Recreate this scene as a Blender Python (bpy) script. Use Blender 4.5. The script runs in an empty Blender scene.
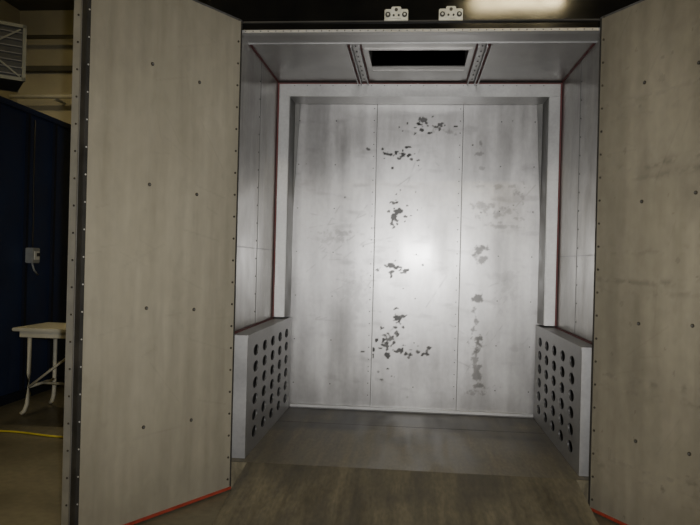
import bpy, bmesh, math, random
from mathutils import Vector, Matrix, noise
random.seed(4)
scene = bpy.context.scene
COL = scene.collection

# ------------------------------------------------------------------ materials
def nt(name):
    m = bpy.data.materials.new(name); m.use_nodes = True
    t = m.node_tree; t.nodes.clear()
    o = t.nodes.new('ShaderNodeOutputMaterial'); b = t.nodes.new('ShaderNodeBsdfPrincipled')
    t.links.new(b.outputs[0], o.inputs[0])
    return m, t, b

def surf(name, c1, c2, metallic=0.0, rough=0.5, rvar=0.1, scale=3.0, stretch=(1,1,1), bump=0.0,
         stain=None, bscale=None, detail=6, fine=0.0, coat=0, crough=.2, bstretch=(1,1,1), brush=None, bamt=.12):
    m, t, b = nt(name); N = t.nodes; L = t.links
    tc = N.new('ShaderNodeTexCoord'); mp = N.new('ShaderNodeMapping')
    mp.inputs['Scale'].default_value = stretch
    L.new(tc.outputs['Object'], mp.inputs[0])
    no = N.new('ShaderNodeTexNoise'); no.inputs['Scale'].default_value = scale
    no.inputs['Detail'].default_value = detail; no.inputs['Roughness'].default_value = 0.55
    L.new(mp.outputs[0], no.inputs['Vector'])
    cr = N.new('ShaderNodeValToRGB')
    cr.color_ramp.elements[0].position = 0.30; cr.color_ramp.elements[0].color = (*c1, 1)
    cr.color_ramp.elements[1].position = 0.70; cr.color_ramp.elements[1].color = (*c2, 1)
    L.new(no.outputs['Fac'], cr.inputs[0])
    col = cr.outputs[0]
    mr = N.new('ShaderNodeMapRange'); mr.inputs[3].default_value = rough - rvar; mr.inputs[4].default_value = rough + rvar
    mr.inputs[1].default_value = .3; mr.inputs[2].default_value = .7
    L.new(no.outputs['Fac'], mr.inputs[0])
    ro = mr.outputs[0]
    def modulate(fac, amt):
        nonlocal col
        mr2 = N.new('ShaderNodeMapRange'); mr2.inputs[3].default_value = 1-amt; mr2.inputs[4].default_value = 1+amt
        mr2.inputs[1].default_value = .3; mr2.inputs[2].default_value = .7
        L.new(fac, mr2.inputs[0])
        mm = N.new('ShaderNodeMix'); mm.data_type = 'RGBA'; mm.blend_type = 'MULTIPLY'; mm.inputs[0].default_value = 1
        L.new(col, mm.inputs[6]); L.new(mr2.outputs[0], mm.inputs[7]); col = mm.outputs[2]
    if fine > 0:
        n2 = N.new('ShaderNodeTexNoise'); n2.inputs['Scale'].default_value = scale*14; n2.inputs['Detail'].default_value = 3
        L.new(mp.outputs[0], n2.inputs['Vector']); modulate(n2.outputs['Fac'], fine)
    if brush:
        mpb = N.new('ShaderNodeMapping'); mpb.inputs['Scale'].default_value = brush
        L.new(tc.outputs['Object'], mpb.inputs[0])
        n4 = N.new('ShaderNodeTexNoise'); n4.inputs['Scale'].default_value = 1; n4.inputs['Detail'].default_value = 4
        L.new(mpb.outputs[0], n4.inputs['Vector']); modulate(n4.outputs['Fac'], bamt)
        ra = N.new('ShaderNodeMath'); ra.operation = 'MULTIPLY_ADD'; ra.inputs[1].default_value = .14; L.new(n4.outputs['Fac'], ra.inputs[0])
        L.new(ro, ra.inputs[2]); rb = N.new('ShaderNodeMath'); rb.operation = 'SUBTRACT'; L.new(ra.outputs[0], rb.inputs[0]); rb.inputs[1].default_value = .07
        ro = rb.outputs[0]
    b.inputs['Metallic'].default_value = metallic
    if stain is not None:
        at = N.new('ShaderNodeAttribute'); at.attribute_name = 'stain'
        mx = N.new('ShaderNodeMix'); mx.data_type = 'RGBA'
        L.new(at.outputs['Fac'], mx.inputs[0]); L.new(col, mx.inputs[6]); mx.inputs[7].default_value = (*stain, 1)
        col = mx.outputs[2]
        ms = N.new('ShaderNodeMath'); ms.operation = 'MULTIPLY_ADD'; ms.inputs[1].default_value = -metallic; ms.inputs[2].default_value = metallic
        L.new(at.outputs['Fac'], ms.inputs[0]); L.new(ms.outputs[0], b.inputs['Metallic'])
        if coat:
            mc = N.new('ShaderNodeMath'); mc.operation = 'MULTIPLY_ADD'; mc.inputs[1].default_value = -coat; mc.inputs[2].default_value = coat
            L.new(at.outputs['Fac'], mc.inputs[0]); L.new(mc.outputs[0], b.inputs['Coat Weight'])
    L.new(col, b.inputs['Base Color']); L.new(ro, b.inputs['Roughness'])
    if coat:
        b.inputs['Coat Weight'].default_value = coat; b.inputs['Coat Roughness'].default_value = crough
    if bump > 0:
        mp3 = N.new('ShaderNodeMapping'); mp3.inputs['Scale'].default_value = bstretch
        L.new(tc.outputs['Object'], mp3.inputs[0])
        n3 = N.new('ShaderNodeTexNoise'); n3.inputs['Scale'].default_value = bscale or scale; n3.inputs['Detail'].default_value = 1
        L.new(mp3.outputs[0], n3.inputs['Vector'])
        bp = N.new('ShaderNodeBump'); bp.inputs['Strength'].default_value = 1; bp.inputs['Distance'].default_value = bump
        L.new(n3.outputs['Fac'], bp.inputs['Height']); L.new(bp.outputs[0], b.inputs['Normal'])
        if coat: L.new(bp.outputs[0], b.inputs['Coat Normal'])
    return m

M_back = surf('back_sheet_metal', (.33,.326,.326), (.42,.415,.41), .95, .36, .03, 1.8, (1,1,.6), .010, stain=(.014,.014,.014), bscale=2.2, fine=.05, coat=1, crough=.18, bstretch=(1,1,.5), brush=(11,11,.9), bamt=.09)
M_steel = surf('aluminized_steel', (.24,.232,.218), (.37,.36,.335), .85, .40, .06, 1.8, (1,1,.7), .013, bscale=2.8, fine=.07, coat=.2, brush=(7,7,.8), bamt=.20)
M_ceil = surf('ceiling_steel', (.24,.237,.23), (.35,.345,.335), .85, .40, .07, 1.5, (.6,1,1), .008, bscale=3, brush=(6,1.2,2), bamt=.12)
M_frame = surf('bright_steel', (.34,.34,.34), (.43,.43,.425), .78, .45, .05, 3.0, (1,1,1), .002, fine=.05)
M_duct = surf('duct_steel', (.29,.29,.295), (.37,.37,.37), .78, .45, .05, 3.0, fine=.05)
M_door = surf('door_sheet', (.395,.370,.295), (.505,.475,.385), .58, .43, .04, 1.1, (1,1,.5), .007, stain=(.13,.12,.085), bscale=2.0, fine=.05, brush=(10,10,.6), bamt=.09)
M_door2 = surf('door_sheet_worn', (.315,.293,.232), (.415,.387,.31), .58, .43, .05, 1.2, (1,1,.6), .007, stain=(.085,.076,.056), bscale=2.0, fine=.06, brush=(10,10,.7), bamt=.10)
M_dark = surf('dark_gasket', (.015,.015,.014), (.035,.033,.028), .1, .6, .1, 8)
M_hole = surf('duct_inside', (.012,.012,.012), (.03,.03,.03), .2, .7, .1, 8)
M_edge = surf('door_edge_steel', (.40,.40,.38), (.52,.52,.49), .6, .4, .06, 6)
M_rivet = surf('rivet_dark', (.03,.028,.022), (.08,.07,.05), .3, .6, .1, 20)
M_rivetb = surf('rivet_bright', (.45,.45,.43), (.6,.6,.58), .5, .4, .05, 20)
M_red = surf('red_sealant', (.20,.026,.014), (.30,.045,.026), 0, .6, .1, 15)
M_redd = surf('dark_red_sealant', (.07,.015,.015), (.12,.025,.025), 0, .6, .1, 15)
M_seam = surf('seam_dark', (.08,.08,.08), (.15,.15,.15), .4, .5, .1, 9)
M_seaml = surf('seam_light', (.18,.18,.18), (.26,.26,.26), .6, .45, .1, 9)
M_black = surf('black_gloss_paint', (.004,.004,.004), (.007,.007,.006), 0, .09, .02, 4)
M_blue = surf('blue_paint', (.008,.019,.062), (.013,.030,.090), 0, .55, .1, 2)
M_blued = surf('blue_paint_dark', (.003,.006,.018), (.005,.010,.028), 0, .6, .1, 2)
M_hall = surf('painted_hall_wall', (.34,.32,.25), (.42,.40,.31), 0, .7, .1, 1.5)
M_hallceil = surf('hall_ceiling_paint', (.07,.07,.06), (.10,.10,.085), 0, .8, .1, 1.2)
M_hallfront = surf('hall_front_paint', (.03,.03,.028), (.05,.05,.045), 0, .8, .1, 1.2)
M_table = surf('table_paint', (.46,.45,.36), (.56,.54,.45), 0, .5, .1, 5)
M_heater = surf('heater_dark', (.03,.032,.03), (.06,.062,.055), .2, .5, .1, 6)
M_heatfin = surf('heater_fin', (.16,.17,.14), (.24,.24,.19), .3, .5, .1, 6)
M_gusset = surf('gusset_steel', (.12,.12,.12), (.19,.19,.18), .6, .5, .1, 6)
M_ventin = surf('vent_inside', (.07,.066,.05), (.12,.113,.08), .3, .5, .1, 6)
M_grey = surf('grey_box', (.25,.27,.28), (.38,.40,.40), .2, .5, .1, 9)
M_yellow = surf('yellow_cable', (.42,.36,.03), (.60,.50,.06), 0, .5, .1, 9)
M_white = surf('white_pipe', (.6,.6,.56), (.75,.75,.7), 0, .5, .05, 4)
M_brack = surf('zinc_bracket', (.42,.42,.36), (.62,.62,.54), .3, .4, .05, 18)
M_concrete = surf('concrete_floor', (.095,.086,.058), (.16,.147,.103), 0, .5, .12, 1.3, (1,1,1), .002, fine=.15)
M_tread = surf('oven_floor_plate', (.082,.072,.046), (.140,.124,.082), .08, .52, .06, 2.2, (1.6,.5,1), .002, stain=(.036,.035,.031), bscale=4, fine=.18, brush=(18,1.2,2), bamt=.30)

def emis(name, c, s):
    m = bpy.data.materials.new(name); m.use_nodes = True; t = m.node_tree; t.nodes.clear()
    o = t.nodes.new('ShaderNodeOutputMaterial'); e = t.nodes.new('ShaderNodeEmission')
    e.inputs[0].default_value = (*c, 1); e.inputs[1].default_value = s
    t.links.new(e.outputs[0], o.inputs[0]); return m
M_tube = emis('lamp_tube', (1,.76,.25), 32)

# ------------------------------------------------------------------ geometry helpers
class B:
    def __init__(s): s.bm = bmesh.new(); s.mats = []
    def mi(s, m):
        if m not in s.mats: s.mats.append(m)
        return s.mats.index(m)
    def box(s, a, b, m, rot=None, bevel=0):
        a = Vector(a); b = Vector(b); c = (a+b)/2; d = b-a
        M = Matrix.Translation(c) @ (rot.to_4x4() if rot else Matrix()) @ Matrix.Diagonal((*[abs(x) for x in d], 1))
        r = bmesh.ops.create_cube(s.bm, size=1, matrix=M)
        fs = set(f for v in r['verts'] for f in v.link_faces)
        k = s.mi(m)
        for f in fs: f.material_index = k
        if bevel:
            es = set(e for f in fs for e in f.edges)
            q = bmesh.ops.bevel(s.bm, geom=list(es), offset=bevel, segments=2, affect='EDGES')
            for f in q['faces']: f.material_index = k
    def cyl(s, p, axis, r, h, m, seg=12, r2=None):
        q = Vector((0,0,1)).rotation_difference(Vector(axis).normalized())
        M = Matrix.Translation(Vector(p)) @ q.to_matrix().to_4x4()
        o = bmesh.ops.create_cone(s.bm, cap_ends=True, segments=seg, radius1=r, radius2=r if r2 is None else r2, depth=h, matrix=M)
        k = s.mi(m)
        for f in set(f for v in o['verts'] for f in v.link_faces): f.material_index = k
    def prism(s, vs, d, m):
        n = len(vs); d = Vector(d)
        a = [s.bm.verts.new(Vector(v)) for v in vs]; b = [s.bm.verts.new(Vector(v)+d) for v in vs]
        k = s.mi(m); fs = [s.bm.faces.new(a), s.bm.faces.new(b[::-1])]
        for i in range(n): fs.append(s.bm.faces.new([a[i], b[i], b[(i+1)%n], a[(i+1)%n]]))
        for f in fs: f.material_index = k
    def sweep(s, pts, r, m, seg=8):
        pts = [Vector(p) for p in pts]; rings = []; k = s.mi(m)
        for i, p in enumerate(pts):
            t = (pts[min(i+1, len(pts)-1)] - pts[max(i-1, 0)]).normalized()
            q = Vector((0,0,1)).rotation_difference(t)
            rings.append([s.bm.verts.new(p + q @ Vector((math.cos(2*math.pi*j/seg)*r, math.sin(2*math.pi*j/seg)*r, 0))) for j in range(seg)])
        for i in range(len(rings)-1):
            for j in range(seg):
                f = s.bm.faces.new([rings[i][j], rings[i][(j+1)%seg], rings[i+1][(j+1)%seg], rings[i+1][j]]); f.material_index = k; f.smooth = True
        for rr in (rings[0], rings[-1]): s.bm.faces.new(rr).material_index = k
    def done(s, name, parent=None, recalc=True):
        if recalc: bmesh.ops.recalc_face_normals(s.bm, faces=s.bm.faces)
        me = bpy.data.meshes.new(name); s.bm.to_mesh(me); s.bm.free()
        for m in s.mats: me.materials.append(m)
        o = bpy.data.objects.new(name, me); COL.objects.link(o)
        if parent: o.parent = parent
        return o

def sstep(a, b, x):
    if a > b: return 1-sstep(b, a, x)
    t = max(0, min(1, (x-a)/(b-a))); return t*t*(3-2*t)

def grid(name, origin, du, dv, nu, nv, mat, fn, parent=None):
    origin = Vector(origin); du = Vector(du); dv = Vector(dv); lu = du.length; lv = dv.length
    vs = []; st = []
    for j in range(nv+1):
        for i in range(nu+1):
            vs.append(origin + du*(i/nu) + dv*(j/nv)); st.append(fn(lu*i/nu, lv*j/nv))
    fs = [(j*(nu+1)+i, j*(nu+1)+i+1, (j+1)*(nu+1)+i+1, (j+1)*(nu+1)+i) for j in range(nv) for i in range(nu)]
    me = bpy.data.meshes.new(name); me.from_pydata(vs, [], fs); me.materials.append(mat)
    a = me.attributes.new('stain', 'FLOAT', 'POINT'); a.data.foreach_set('value', st)
    o = bpy.data.objects.new(name, me); COL.objects.link(o)
    if parent: o.parent = parent
    return o

def empty(name, loc=(0,0,0)):
    e = bpy.data.objects.new(name, None); COL.objects.link(e); e.location = loc; e.empty_display_size = .1; return e

# ------------------------------------------------------------------ dimensions (metres)
W = 1.371      # inner half width
ZF = 0.20      # oven floor
ZC = 3.465     # oven ceiling
YB = 6.94      # oven back
YF = 4.96      # oven front
YR = 6.60      # collar front

# ------------------------------------------------------------------ oven shell
blobs = []
def bl(x, z, rx, rz, k=1.0): blobs.append((x, z, rx*1.18, rz*1.18, k))
def cluster(cx, cz, sx, sz, n, r0, r1, k0=.7, k1=1.0):
    for _ in range(n):
        r = random.uniform(r0, r1); bl(random.gauss(cx,sx), random.gauss(cz,sz), r*random.uniform(.7,1.8), r*random.uniform(.6,1.2), random.uniform(k0,k1))
for x in (-.30,-.25,-.19,-.13,-.07): bl(x, 2.84+random.uniform(-.04,.04), .03, .018, 1.0)
bl(-.10,2.89,.05,.012); cluster(-.2,2.80,.14,.05,14,.008,.018); cluster(-.1,3.08,.15,.05,7,.008,.018)
cluster(.14,3.12,.10,.04,12,.012,.03,.5,.9)
bl(-.16,2.24,.05,.028,1.1); bl(-.20,2.18,.035,.04,1.1); bl(-.22,2.10,.02,.035,.9); cluster(-.18,2.17,.05,.08,10,.008,.020)
bl(-.24,1.68,.03,.02); bl(-.17,1.66,.05,.015); bl(-.07,1.64,.025,.02,1); bl(-.22,1.60,.012,.035); cluster(-.15,1.66,.10,.03,12,.007,.017)
bl(-.15,1.14,.035,.04,1.0); bl(-.08,1.17,.025,.02,.9); cluster(-.14,1.12,.05,.06,9,.006,.016)
cluster(-.24,.90,.07,.07,18,.008,.026); cluster(.04,.80,.07,.03,12,.008,.025); bl(-.38,.80,.010,.05); cluster(-.2,.86,.12,.1,9,.006,.014)
cluster(-.17,1.9,.08,.5,14,.005,.010,.5,.9); cluster(-.2,.55,.15,.15,8,.005,.012,.4,.8); cluster(.1,2.6,.6,.4,14,.004,.009,.4,.8)
pale = [(.64,2.86,.05,.08,.6),(.66,2.7,.03,.03,.5),(.66,1.86,.07,.06,.8),(.70,1.77,.05,.04,.65),(.63,1.80,.02,.1,.5),(.65,1.37,.06,.05,.85),(.63,1.15,.03,.12,.65),
        (.64,.92,.06,.09,.9),(.66,.60,.05,.12,.7),(.74,.50,.12,.03,.75),(.64,.74,.03,.12,.65),(1.02,2.45,.1,.03,.5),(1.08,2.40,.03,.12,.5),(.85,2.22,.2,.08,.4),
        (.85,2.5,.25,.02,.35),(.95,2.1,.18,.02,.35),(.70,2.28,.12,.06,.4),(.66,.42,.1,.03,.5),
        (.28,3.05,.10,.05,.4),(-.75,2.0,.25,.03,.35),(-.85,1.93,.2,.03,.32),(.95,1.5,.12,.2,.18),(-.6,1.35,.15,.3,.16)]
scr = [(-1.05,1.75,-.78,2.05),(-.98,1.75,-.70,2.05),(-.95,1.95,-.62,1.88),(-.9,1.35,-.45,1.6),(-.85,1.2,-.5,1.5),(.55,.6,.95,1.4),(-.9,2.05,-.75,2.3),
       (-1.0,1.80,-.68,2.0),(-.92,1.72,-.6,1.98),(-1.1,2.2,-.7,2.12),(-.3,2.4,.1,2.7),(.1,1.2,.35,1.6)]
for _ in range(20):
    x = random.uniform(-1.15,-.4); z = random.uniform(1.1,2.2); a = random.uniform(-.3,1.1); l = random.uniform(.1,.4)
    scr.append((x,z,x+l*math.cos(a),z+l*math.sin(a)))
for _ in range(16):
    x = random.uniform(-.3,1.1); z = random.uniform(.4,3.1); a = random.uniform(-.8,1.4); l = random.uniform(.1,.4)
    scr.append((x,z,x+l*math.cos(a),z+l*math.sin(a)))
def fback(u, v):
    x = u-W; z = v+ZF; s = 0
    for (bx,bz,rx,rz,k) in blobs:
        dx = (x-bx)/rx; dz = (z-bz)/rz
        if abs(dx) < 2 and abs(dz) < 2:
            n = noise.noise(Vector((x*38, z*38, 1.7)))
            s = max(s, k*.98*sstep(0, .4, 1-(dx*dx+dz*dz)+n*1.5-.15))
    for (bx,bz,rx,rz,k) in pale:
        dx = (x-bx)/rx; dz = (z-bz)/rz
        if abs(dx) < 2.2 and abs(dz) < 2.2:
            n = noise.fractal(Vector((x*14, z*14, 5.2)), .6, 2, 5)
            s = max(s, k*.72*sstep(0, 1.2, 1-(dx*dx+dz*dz)+n*2.2))
    for (x0,z0,x1,z1) in scr:
        lx = x1-x0; lz = z1-z0; L2 = lx*lx+lz*lz; t = ((x-x0)*lx+(z-z0)*lz)/L2
        if 0 < t < 1:
            d = abs((x-x0)*lz-(z-z0)*lx)/math.sqrt(L2)
            if d < .010: s = max(s, .28*(1-d/.010)*sstep(-.3,.3,noise.noise(Vector((x*15,z*15,1)))))
    n = noise.fractal(Vector((x*1.8, z*.9, 3)), 1, 2, 4)
    s = max(s, .18*sstep(.0, .8, n))
    n2 = noise.fractal(Vector((x*3.0+z*1.5, z*9, 8)), 1, 2, 4)
    s = max(s, .16*sstep(.2, .8, n2))
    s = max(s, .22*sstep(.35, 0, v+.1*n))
    return min(1, s)
wb = empty('wall_back')
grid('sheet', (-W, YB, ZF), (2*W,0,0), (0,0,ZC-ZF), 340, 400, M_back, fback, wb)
b = B()
b.box((-W-.18, YB+.01, 0), (W+.18, YB+.15, ZC+.15), M_steel)
b.done('outer_panel', wb)
b = B()
for x in (-.40, .47):
    b.box((x-.004, YB-.002, ZF), (x+.003, YB+.001, ZC), M_seam)
    b.box((x+.003, YB-.004, ZF), (x+.008, YB+.001, ZC), M_frame)
    for i in range(26):
        b.cyl((x-.03, YB-.002, ZF+.15+i*.122), (0,1,0), .006, .004, M_seam, 8)
for x in (-1.2,-.82,.03,.85,1.18):
    for i in range(7): b.cyl((x, YB-.002, ZF+.25+i*.45), (0,1,0), .007, .004, M_seam, 8)
b.done('seams_and_rivets', wb)
b = B()
b.box((-1.22, YB-.05, ZF+.001), (1.22, YB-.006, ZF+.035), M_frame)
b.box((-1.22, YB-.06, ZF+.001), (1.22, YB-.048, ZF+.012), M_seam)
b.done('baseboard_back')

for side, sx in (('left',-1), ('right',1)):
    b = B()
    b.box((sx*W, YF, 0), (sx*(W+.18), YB+.01, ZC+.15), M_steel)
    b.box((sx*(W-.002), 5.88, 1.15), (sx*W, 5.887, ZC), M_seam)
    b.box((sx*(W-.002), 5.0, 1.80), (sx*W, YR, 1.807), M_seaml)
    for i in range(14):
        b.cyl((sx*(W-.002), 5.85, 1.25+i*.155), (1,0,0), .006, .004, M_seam, 8)
    b.done('wall_'+side)

b = B()
x0, x1, y0, y1 = -.41, .41, 5.60, 6.08
T = ZC+.15
for (xa,xb,ya,yb) in ((-W,x0,YF,YB),(x1,W,YF,YB),(x0,x1,YF,y0),(x0,x1,y1,YB)):
    b.box((xa,ya,ZC),(xb,yb,T), M_ceil)
b.box((-W, 4.99, ZC-.012), (W, 5.40, ZC), M_ceil)
b.box((-W, 5.395, ZC-.022), (W, 5.41, ZC), M_duct)
b.box((-W, 5.41, ZC-.012), (W, 5.425, ZC), M_seam)
for sx in (-1,1): b.box((sx*(W-.012), 5.42, ZC-.012), (sx*W, YR, ZC), M_redd)
b.done('ceiling')

b = B()
b.box((x0-.03,y0-.03,ZC-.012),(x1+.03,y0,ZC), M_ceil); b.box((x0-.03,y1,ZC-.012),(x1+.03,y1+.03,ZC), M_ceil)
b.box((x0-.03,y0,ZC-.012),(x0,y1,ZC), M_ceil); b.box((x1,y0,ZC-.012),(x1+.03,y1,ZC), M_ceil)
b.box((x0-.01,y0-.01,T+.25),(x1+.01,y1+.01,T+.27), M_hole)
b.box((x0-.02,y0,ZC),(x0,y1,T+.25), M_gusset); b.box((x1,y0,ZC),(x1+.02,y1,T+.25), M_gusset)
b.box((x0,y0-.02,ZC),(x1,y0,T+.25), M_hole); b.box((x0,y1,ZC),(x1,y1+.02,T+.25), M_ventin)
b.box((-.35,y0+.2,ZC+.2),(.35,y0+.23,ZC+.23), M_ventin)
b.box((x0,y1+.12,ZC-.008),(x1,y1+.45,ZC), M_ceil)
b.done('ceiling_vent')
for k, sx in enumerate((-1, 1)):
    b = B()
    b.box((sx*.47,5.43,ZC-.04),(sx*.48,6.59,ZC), M_duct)
    b.box((sx*.48,5.43,ZC-.008),(sx*.535,6.59,ZC), M_ceil)
    b.box((sx*.535,5.43,ZC-.04),(sx*.545,6.59,ZC), M_duct)
    b.box((sx*.545,5.43,ZC-.01),(sx*.57,6.59,ZC), M_redd)
    b.box((sx*.57,5.43,ZC-.03),(sx*.58,6.59,ZC), M_ceil)
    b.box((sx*.46,5.43,ZC-.01),(sx*.47,6.59,ZC), M_redd)
    for i in range(8): b.cyl((sx*.51, 5.5+i*.14, ZC-.01), (0,0,1), .007, .008, M_seam, 8)
    b.done('ceiling_rail')

# floor
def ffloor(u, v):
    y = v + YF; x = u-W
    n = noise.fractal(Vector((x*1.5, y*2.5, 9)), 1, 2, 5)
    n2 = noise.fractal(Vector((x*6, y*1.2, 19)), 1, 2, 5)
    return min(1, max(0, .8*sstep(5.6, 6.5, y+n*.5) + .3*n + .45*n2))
def framp(u, v):
    n = noise.fractal(Vector((u*2, v*2.5, 29)), 1, 2, 5)
    n2 = noise.fractal(Vector((u*6, v*1.2, 39)), 1, 2, 5)
    return min(1, max(0, .4*n+.5*n2+.12))
fl = empty('floor')
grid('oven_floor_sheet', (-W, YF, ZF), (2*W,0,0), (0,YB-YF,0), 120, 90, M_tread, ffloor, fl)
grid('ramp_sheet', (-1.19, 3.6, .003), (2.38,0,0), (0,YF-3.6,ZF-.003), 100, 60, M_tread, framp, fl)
b = B()
b.box((-W, YF+.05, .0), (W, YB, ZF-.003), M_concrete)
b.prism([(-1.19,YF,ZF-.004),(-1.19,YF,0.0),(-1.19,3.6,0.0)], (2.38,0,0), M_tread)
b.box((-W,YF,0),(W,YF+.05,ZF-.003), M_tread)
b.box((-1.22, 6.28-.002, ZF), (1.22, 6.28+.002, ZF+.001), M_hole)
b.done('ramp_and_base', fl)
b = B(); b.box((-8,-6,-.1),(8,13,0), M_concrete); b.done('hall_floor_slab', fl)

# collar duct
b = B(); YE = YB-.012
b.box((-W+.016, YR, ZC-.145), (W-.016, YE, ZC-.014), M_frame, bevel=.004)
for sx in (-1,1):
    b.box((sx*1.250, YR, 1.146), (sx*(W-.016), YE, ZC-.144), M_frame, bevel=.004)
    b.box((sx*1.246, YR+.03, 1.146), (sx*1.250, YE, ZC-.144), M_gusset)
    b.box((sx*(W-.020), YR-.006, 1.15), (sx*(W-.004), YR+.001, ZC-.014), M_redd)
    b.prism([(sx*1.246,YB-.03,ZC-.145),(sx*1.195,YB-.03,ZC-.145),(sx*1.246,YB-.03,2.2)], (0,.015,0), M_gusset)
b.box((-W+.02, YR-.006, ZC-.024), (W-.02, YR+.001, ZC-.013), M_redd)
for i in range(20): b.cyl((-1.2+i*.126, YR-.002, ZC-.04), (0,1,0), .005, .006, M_seam, 8)
b.done('exhaust_collar_duct')

def perforated(name, sx):
    b = B(); bm = b.bm
    X = sx*1.228; ya, yb, za, zb = 5.05, YB-.062, ZF+.002, 1.13
    nc, nr = 5, 6; mz = .08; my = .12
    def face(vs, m):
        f = bm.faces.new(vs); f.material_index = b.mi(m); return f
    def quad(y0,y1,z0,z1):
        face([bm.verts.new((X,y,z)) for y,z in ((y0,z0),(y1,z0),(y1,z1),(y0,z1))], M_duct)
    cy0, cy1, cz0, cz1 = ya+my, yb-my*.6, za+mz*.9, zb-mz
    quad(ya,cy0,za,zb); quad(cy1,yb,za,zb); quad(cy0,cy1,za,cz0); quad(cy0,cy1,cz1,zb)
    w = (cy1-cy0)/nc; h = (cz1-cz0)/nr
    ca = math.atan2(h/2, w/2)
    A = sorted([2*math.pi*i/28 for i in range(28)] + [ca, math.pi-ca, math.pi+ca, 2*math.pi-ca])
    for i in range(nc):
        for j in range(nr):
            cy = cy0+(i+.5)*w; cz = cz0+(j+.5)*h
            out=[]; inn=[]; back=[]
            for a in A:
                c, s = math.cos(a), math.sin(a)
                t = min((w/2)/abs(c) if abs(c)>1e-6 else 1e9, (h/2)/abs(s) if abs(s)>1e-6 else 1e9)
                out.append(bm.verts.new((X, cy+c*t, cz+s*t)))
                e = (.085*c, .044*s)
                inn.append(bm.verts.new((X, cy+e[0], cz+e[1]))); back.append(bm.verts.new((X+sx*.012, cy+e[0], cz+e[1])))
            n = len(A)
            for k in range(n):
                q = (k+1)%n
                face([out[k],out[q],inn[q],inn[k]], M_duct); face([inn[k],inn[q],back[q],back[k]], M_seam)
    Xo = sx*(W-.003)
    b.box((X, ya, zb-.012), (Xo, yb, zb), M_duct)
    b.box((X, ya-.012, za), (Xo, ya, zb), M_duct)
    b.box((Xo-sx*.01, ya, za), (Xo, yb, zb-.012), M_hole)
    b.box((X+sx*.013, ya, za), (Xo-sx*.01, yb, za+.01), M_hole)
    b.box((X+sx*.002, yb-.01, za), (Xo, yb, zb-.012), M_hole)
    b.box((X-sx*.004, ya-.012, zb-.02), (X, yb, zb), M_duct)
    b.box((Xo-sx*.018, ya, zb), (Xo, YR-.01, zb+.012), M_redd)
    b.done(name, recalc=False)
perforated('perforated_duct', -1); perforated('perforated_duct', 1)

# header
ZH = 3.385
b = B()
b.box((-W-.2, YF-.03, ZH+.012), (W+.2, YF+.0, ZC+.6), M_black)
b.box((-W+.02, YF-.035, ZH-.008), (W-.02, YF+.03, ZH+.012), M_frame)
b.box((-W+.02, YF+.0, ZH+.01), (W-.02, YF+.03, ZC), M_ceil)
b.box((-W+.02, YF-.05, ZH+.060), (W-.02, YF-.03, ZH+.07), M_dark)
for i in range(48): b.cyl((-1.33+i*.0566, YF-.036, ZH+.002), (0,1,0), .005, .006, M_seam, 8)
b.box((-W-.18, YF+.01, ZC+.15), (W+.18, YB+.14, ZC+.17), M_steel)
b.done('header_beam')
b = B()
for sx in (-1,1):
    b.box((sx*(W-.03), YF-.012, ZF+.002), (sx*(W+.18), YF-.002, ZH-.01), M_frame)
    b.box((sx*(W-.03), YF-.016, ZF+.002), (sx*(W-.015), YF-.012, ZH-.01), M_redd)
b.done('door_jamb_frame')

for cx in (-.165, .225):
    b = B(); y = YF-.05
    z0 = ZH+.068
    b.box((cx-.085, y, z0), (cx+.085, y+.018, z0+.085), M_brack, bevel=.006)
    b.box((cx-.085, y-.012, z0-.004), (cx+.085, y+.018, z0+.008), M_brack)
    b.box((cx-.035, y-.02, z0+.01), (cx+.035, y+.002, z0+.095), M_brack, bevel=.005)
    for s in (-1,1):
        b.cyl((cx+s*.06, y-.002, z0+.042), (0,1,0), .019, .012, M_dark, 16)
        b.cyl((cx+s*.06, y-.008, z0+.042), (0,1,0), .008, .014, M_brack, 6)
        b.cyl((cx+s*.018, y-.022, z0+.03), (0,1,0), .008, .01, M_dark, 12)
    b.cyl((cx, y-.022, z0+.07), (0,1,0), .012, .012, M_rivet, 12)
    b.done('latch_bracket')

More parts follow.
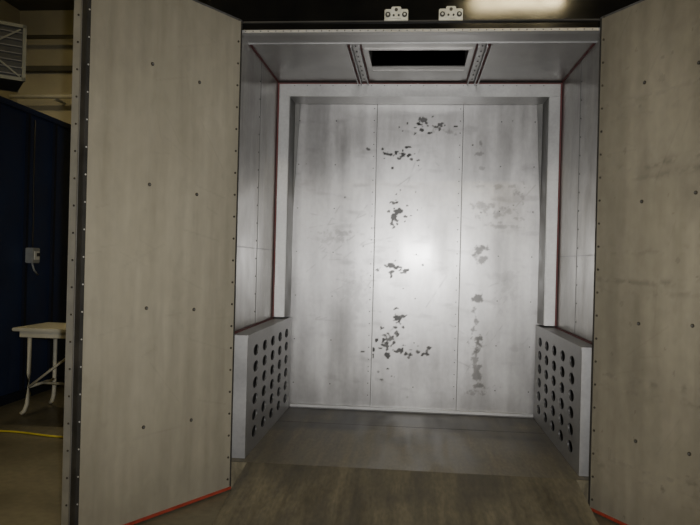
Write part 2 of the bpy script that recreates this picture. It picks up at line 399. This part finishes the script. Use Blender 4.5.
# ------------------------------------------------------------------ doors
def door(name, sx, mat, stainfn, hx, wid=1.275):
    e = empty(name)
    H = Vector((sx*hx, 4.90, 0)); a = math.radians(29.5)
    d = Vector((sx*math.sin(a), -math.cos(a), 0)); n = Vector((-sx*math.cos(a), -math.sin(a), 0))
    z0, z1 = .014, 3.46; th = .13
    def P(s, t, z): return H + d*s - n*t + Vector((0,0,z))
    grid('inner_sheet', P(0,0,z0), d*wid, Vector((0,0,z1-z0)), 150, 340, mat, stainfn, e)
    b = B()
    def slab(s0,s1,t0,t1,za,zb,m):
        vs = [P(s0,t0,za),P(s1,t0,za),P(s1,t1,za),P(s0,t1,za)]
        b.prism(vs, (0,0,zb-za), m)
    slab(0.002,wid,.004,th,z0,z1,M_edge)
    slab(wid,wid+.004,.0,.040,z0,z1,M_dark)
    slab(wid+.0,wid+.006,.040,.052,z0,z1,M_frame)
    slab(wid-.022,wid+.003,-.008,.004,z0,z1,M_dark)
    slab(0.0,.012,-.004,.004,z0,z1,M_dark)
    slab(0.0,wid-.03,-.006,.003,z0,z0+.020,M_red)
    slab(0.0,wid-.03,-.004,.003,z1-.012,z1,M_seam)
    for i in range(22):
        b.cyl(P(.035,-.002,z0+.08+i*.16), n, .008, .008, M_rivet, 8)
        b.cyl(P(wid-.011,-.009,z0+.08+i*.16), n, .005, .005, M_rivetb, 8)
        b.cyl(P(wid+.005,.075,z0+.06+i*.16), d, .006, .006, M_rivet, 8)
    for s in (.40,.80):
        for zz in (.60,1.36,2.15,2.92):
            b.cyl(P(s,-.002,zz+.02*math.sin(s*9)), n, .012, .006, M_rivet, 14)
            b.cyl(P(s,-.006,zz+.02*math.sin(s*9)), n, .006, .008, M_seam, 6)
    for zz in (.45,1.7,3.0):
        b.cyl(P(.0,th+.01,zz+.1), (0,0,1), .02, .2, M_dark, 12)
        slab(.0,.14,th,th+.012,zz,zz+.2,M_dark)
    b.done('core_and_trim', e)
    return e
R2 = random.Random(8)
dscr = [[(R2.uniform(.05,1.2), R2.uniform(.2,3.3), R2.uniform(-.6,1.6), R2.uniform(.08,.4)) for _ in range(34)] for _ in range(2)]
def scratch(i, u, v):
    s = 0
    for (a,c,ang,l) in dscr[i]:
        dx = u-a; dz = v-c
        if abs(dx) > l or abs(dz) > l: continue
        ca, sa = math.cos(ang), math.sin(ang); t = dx*ca+dz*sa; d = abs(-dx*sa+dz*ca)
        if 0 < t < l and d < .008: s = max(s, 1-d/.008)
    return s
def st1(u, v):
    n = noise.fractal(Vector((u*2.2, v*.8, 11)), 1, 2, 5)
    s = .30*sstep(0, .8, n)
    s += .22*sstep(.35, 0, v+.2*n)
    s += .16*sstep(.1, .7, noise.fractal(Vector((u*12, v*1.2, 31)), 1, 2, 4))
    s += .14*sstep(.15, .7, noise.fractal(Vector((u*5, v*4, 51)), .8, 2, 6))
    s += .16*scratch(0,u,v)
    return min(1, s)
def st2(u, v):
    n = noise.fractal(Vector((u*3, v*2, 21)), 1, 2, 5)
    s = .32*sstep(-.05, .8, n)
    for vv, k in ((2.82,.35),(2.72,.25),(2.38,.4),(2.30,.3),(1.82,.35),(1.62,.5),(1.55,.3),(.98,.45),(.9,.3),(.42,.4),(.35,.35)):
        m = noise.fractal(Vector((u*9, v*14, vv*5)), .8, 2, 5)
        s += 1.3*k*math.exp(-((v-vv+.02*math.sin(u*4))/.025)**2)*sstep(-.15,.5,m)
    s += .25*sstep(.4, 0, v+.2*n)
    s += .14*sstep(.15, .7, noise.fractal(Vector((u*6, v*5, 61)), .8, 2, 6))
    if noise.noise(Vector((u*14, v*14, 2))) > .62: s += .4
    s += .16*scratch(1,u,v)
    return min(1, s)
door('door_1', -1, M_door, st1, 1.295)
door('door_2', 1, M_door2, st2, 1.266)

# ------------------------------------------------------------------ hall
b = B(); b.box((-8,13,0),(8,13.15,6.6), M_hall)
b.box((-8,12.9,3.95),(8,13,4.05), M_hallceil)
b.box((-8,12.85,5.35),(8,13,5.45), M_hallceil)
b.done('wall_hall_back')
b = B(); b.box((-8.15,-6,0),(-8,13,6.6), M_hall); b.done('wall_hall_left')
b = B(); b.box((8,-6,0),(8.15,13,6.6), M_hall); b.done('wall_hall_right')
b = B(); b.box((-8,-6.15,0),(8,-6,6.6), M_hallfront); b.done('wall_hall_front')
b = B(); b.box((-8,-6,6.6),(8,13,6.7), M_hallceil)
for y in (2,5.5,9): b.box((-8,y,6.3),(8,y+.15,6.6), M_grey)
b.done('ceiling_hall')

b = B()
XB = -4.57
b.box((XB-2.5, 4.5, 0), (XB, 12.0, 3.40), M_blue)
for i in range(13):
    y = 4.6+i*.6
    b.box((XB, y, .05), (XB+.035, y+.05, 3.38), M_blued)
    b.box((XB, y+.07, .05), (XB+.02, y+.09, 3.38), M_blue)
b.box((XB-.02, 4.48, 3.36), (XB+.05, 12.0, 3.42), M_blue)
b.box((XB, 4.5, 0), (XB+.04, 12.0, .1), M_blued)
b.done('blue_spray_booth')

b = B()
y = 7.69
b.box((XB+.036, y-.10, 1.60), (XB+.13, y+.06, 1.78), M_grey, bevel=.008)
b.box((XB+.13, y-.07, 1.64), (XB+.14, y+.03, 1.74), M_white)
b.box((XB+.14, y-.03, 1.68), (XB+.17, y-.01, 1.72), M_dark)
b.sweep([(XB+.08,y-.02,1.78),(XB+.08,y-.02,1.95),(XB+.06,y+.02,2.1),(XB+.05,y+.02,2.5),(XB+.05,y+.02,3.3)], .010, M_dark)
b.sweep([(XB+.08,y-.02,1.60),(XB+.09,y-.0,1.52),(XB+.08,y+.1,1.46)], .012, M_grey)
b.done('switch_box')

b = B()
tx0, tx1, ty0, ty1, tz = -4.16, -2.75, 6.75, 7.45, .93
b.box((tx0,ty0,tz-.035),(tx1,ty1,tz), M_table, bevel=.008)
b.box((tx0+.06,ty0+.05,tz-.10),(tx1-.06,ty0+.07,tz-.035), M_table); b.box((tx0+.06,ty1-.07,tz-.10),(tx1-.06,ty1-.05,tz-.035), M_table)
for x, s in ((tx0+.15,-1),(tx1-.15,1)):
    b.box((x-.02,ty0+.06,tz-.10),(x+.02,ty1-.06,tz-.035), M_table)
    for yy, q in ((ty0+.09,-1),(ty1-.09,1)):
        b.sweep([(x,yy,tz-.06),(x,yy,.45),(x,yy,.22),(x+s*.01,yy+q*.01,.12),(x+s*.03,yy+q*.02,.05),(x+s*.06,yy+q*.03,.022)], .022, M_table, 10)
    b.sweep([(x,ty0+.09,.30),(x,ty1-.09,.30)], .016, M_table)
b.sweep([(tx0+.15,(ty0+ty1)/2,.30),(tx1-.15,(ty0+ty1)/2,.30)], .016, M_table)
b.sweep([(tx0+.15,ty0+.09,.30),(tx0+.85,ty0+.09,tz-.08)], .014, M_table)
b.done('work_table')

b = B()
hx, hy, hz = -3.90, 5.75, 3.24
R = Matrix.Rotation(math.radians(38), 3, 'Z')
def hb(a, c, m, rx=0):
    a = Vector(a); c = Vector(c); ce = (a+c)/2; d = (c-a)/2; w = R @ ce
    p = Vector((hx,hy,hz)) + w
    b.box(p-d, p+d, m, rot=R @ Matrix.Rotation(rx,3,'Y'))
hb((-.33,-.22,0),(.33,.22,.50), M_heater)
for z in (0, .47): hb((-.34,-.25,z),(.34,-.22,z+.03), M_heatfin); hb((-.34,.22,z),(.34,.25,z+.03), M_heatfin)
for x in (-.34,.31): hb((x,-.25,0),(x+.03,-.22,.50), M_heatfin)
for i in range(7): hb((-.31,-.24,.05+i*.062),(.31,-.22,.06+i*.062), M_gusset)
hb((-.36,-.245,.24),(.36,-.232,.255), M_heatfin, .62); hb((-.36,-.245,.24),(.36,-.232,.255), M_heatfin, -.62)
hb((.33,-.2,.05),(.34,.2,.45), M_heatfin)
for s in (-1,1): b.cyl((hx+s*.15, hy, (6.6+hz+.5)/2), (0,0,1), .012, 6.6-hz-.5, M_grey)
b.done('unit_heater')

b = B()
b.sweep([(-7.9,12.6,4.78),(-1,12.6,4.78)], .045, M_white, 10)
b.sweep([(-7.9,12.5,5.9),(-1,12.5,5.9)], .04, M_hallceil, 10)
for x in (-7,-5,-3): b.box((x-.02,12.6,4.71),(x+.02,12.99,4.75), M_grey)
b.done('wall_pipes')

b = B()
b.sweep([(XB+.45+i*.1, 6.1+.05*math.sin(i*.5), .012) for i in range(22)], .010, M_yellow)
b.done('extension_cord')

# ------------------------------------------------------------------ lights
def lamp(x, y, z, power, L=1.5):
    e = empty('ceiling_light', (x,y,z))
    b = B()
    b.box((-L/2-.05,-.16,.03),(L/2+.05,.16,.10), M_hallceil, bevel=.01)
    b.cyl((0,-.07,.0),(1,0,0),.03,L,M_tube,10); b.cyl((0,.07,.0),(1,0,0),.03,L,M_tube,10)
    b.cyl((-L/2+.1,0,(.1+6.6-z)/2),(0,0,1),.008,6.5-z,M_grey); b.cyl((L/2-.1,0,(.1+6.6-z)/2),(0,0,1),.008,6.5-z,M_grey)
    b.done('fixture', e)
    ld = bpy.data.lights.new('lamp_light','AREA'); ld.shape='RECTANGLE'; ld.size=L; ld.size_y=.3; ld.energy=power; ld.color=(1,.83,.50)
    lo = bpy.data.objects.new('lamp_light', ld); COL.objects.link(lo); lo.parent = e; lo.location=(0,0,-.03)
lamp(1.66,-2,6.25,115); lamp(-5.2,-2,6.35,110); lamp(-5.2,8.5,6.2,90); lamp(4.5,8,6.2,20)

fd = bpy.data.lights.new('camera_flash','SPOT'); fd.energy=880; fd.shadow_soft_size=.03; fd.color=(1,.98,.95); fd.spot_size=math.radians(84); fd.spot_blend=1
fo = bpy.data.objects.new('camera_flash', fd); COL.objects.link(fo)
fo.location=(.10,-.02,1.83); fo.rotation_euler=(math.radians(90),0,math.radians(3))

w = bpy.data.worlds.new('World'); scene.world = w; w.use_nodes = True
w.node_tree.nodes['Background'].inputs[0].default_value=(.5,.5,.45,1); w.node_tree.nodes['Background'].inputs[1].default_value=.02

# ------------------------------------------------------------------ camera
cd = bpy.data.cameras.new('camera'); cd.sensor_width=36; cd.lens=34.97; cd.clip_end=60
co = bpy.data.objects.new('camera', cd); COL.objects.link(co)
co.matrix_world = Matrix.Translation((0,0,1.70)) @ Matrix.Rotation(math.radians(5.3),4,'Z') @ Matrix.Rotation(math.radians(90),4,'X') @ Matrix.Rotation(math.radians(1.43),4,'Z')
scene.camera = co
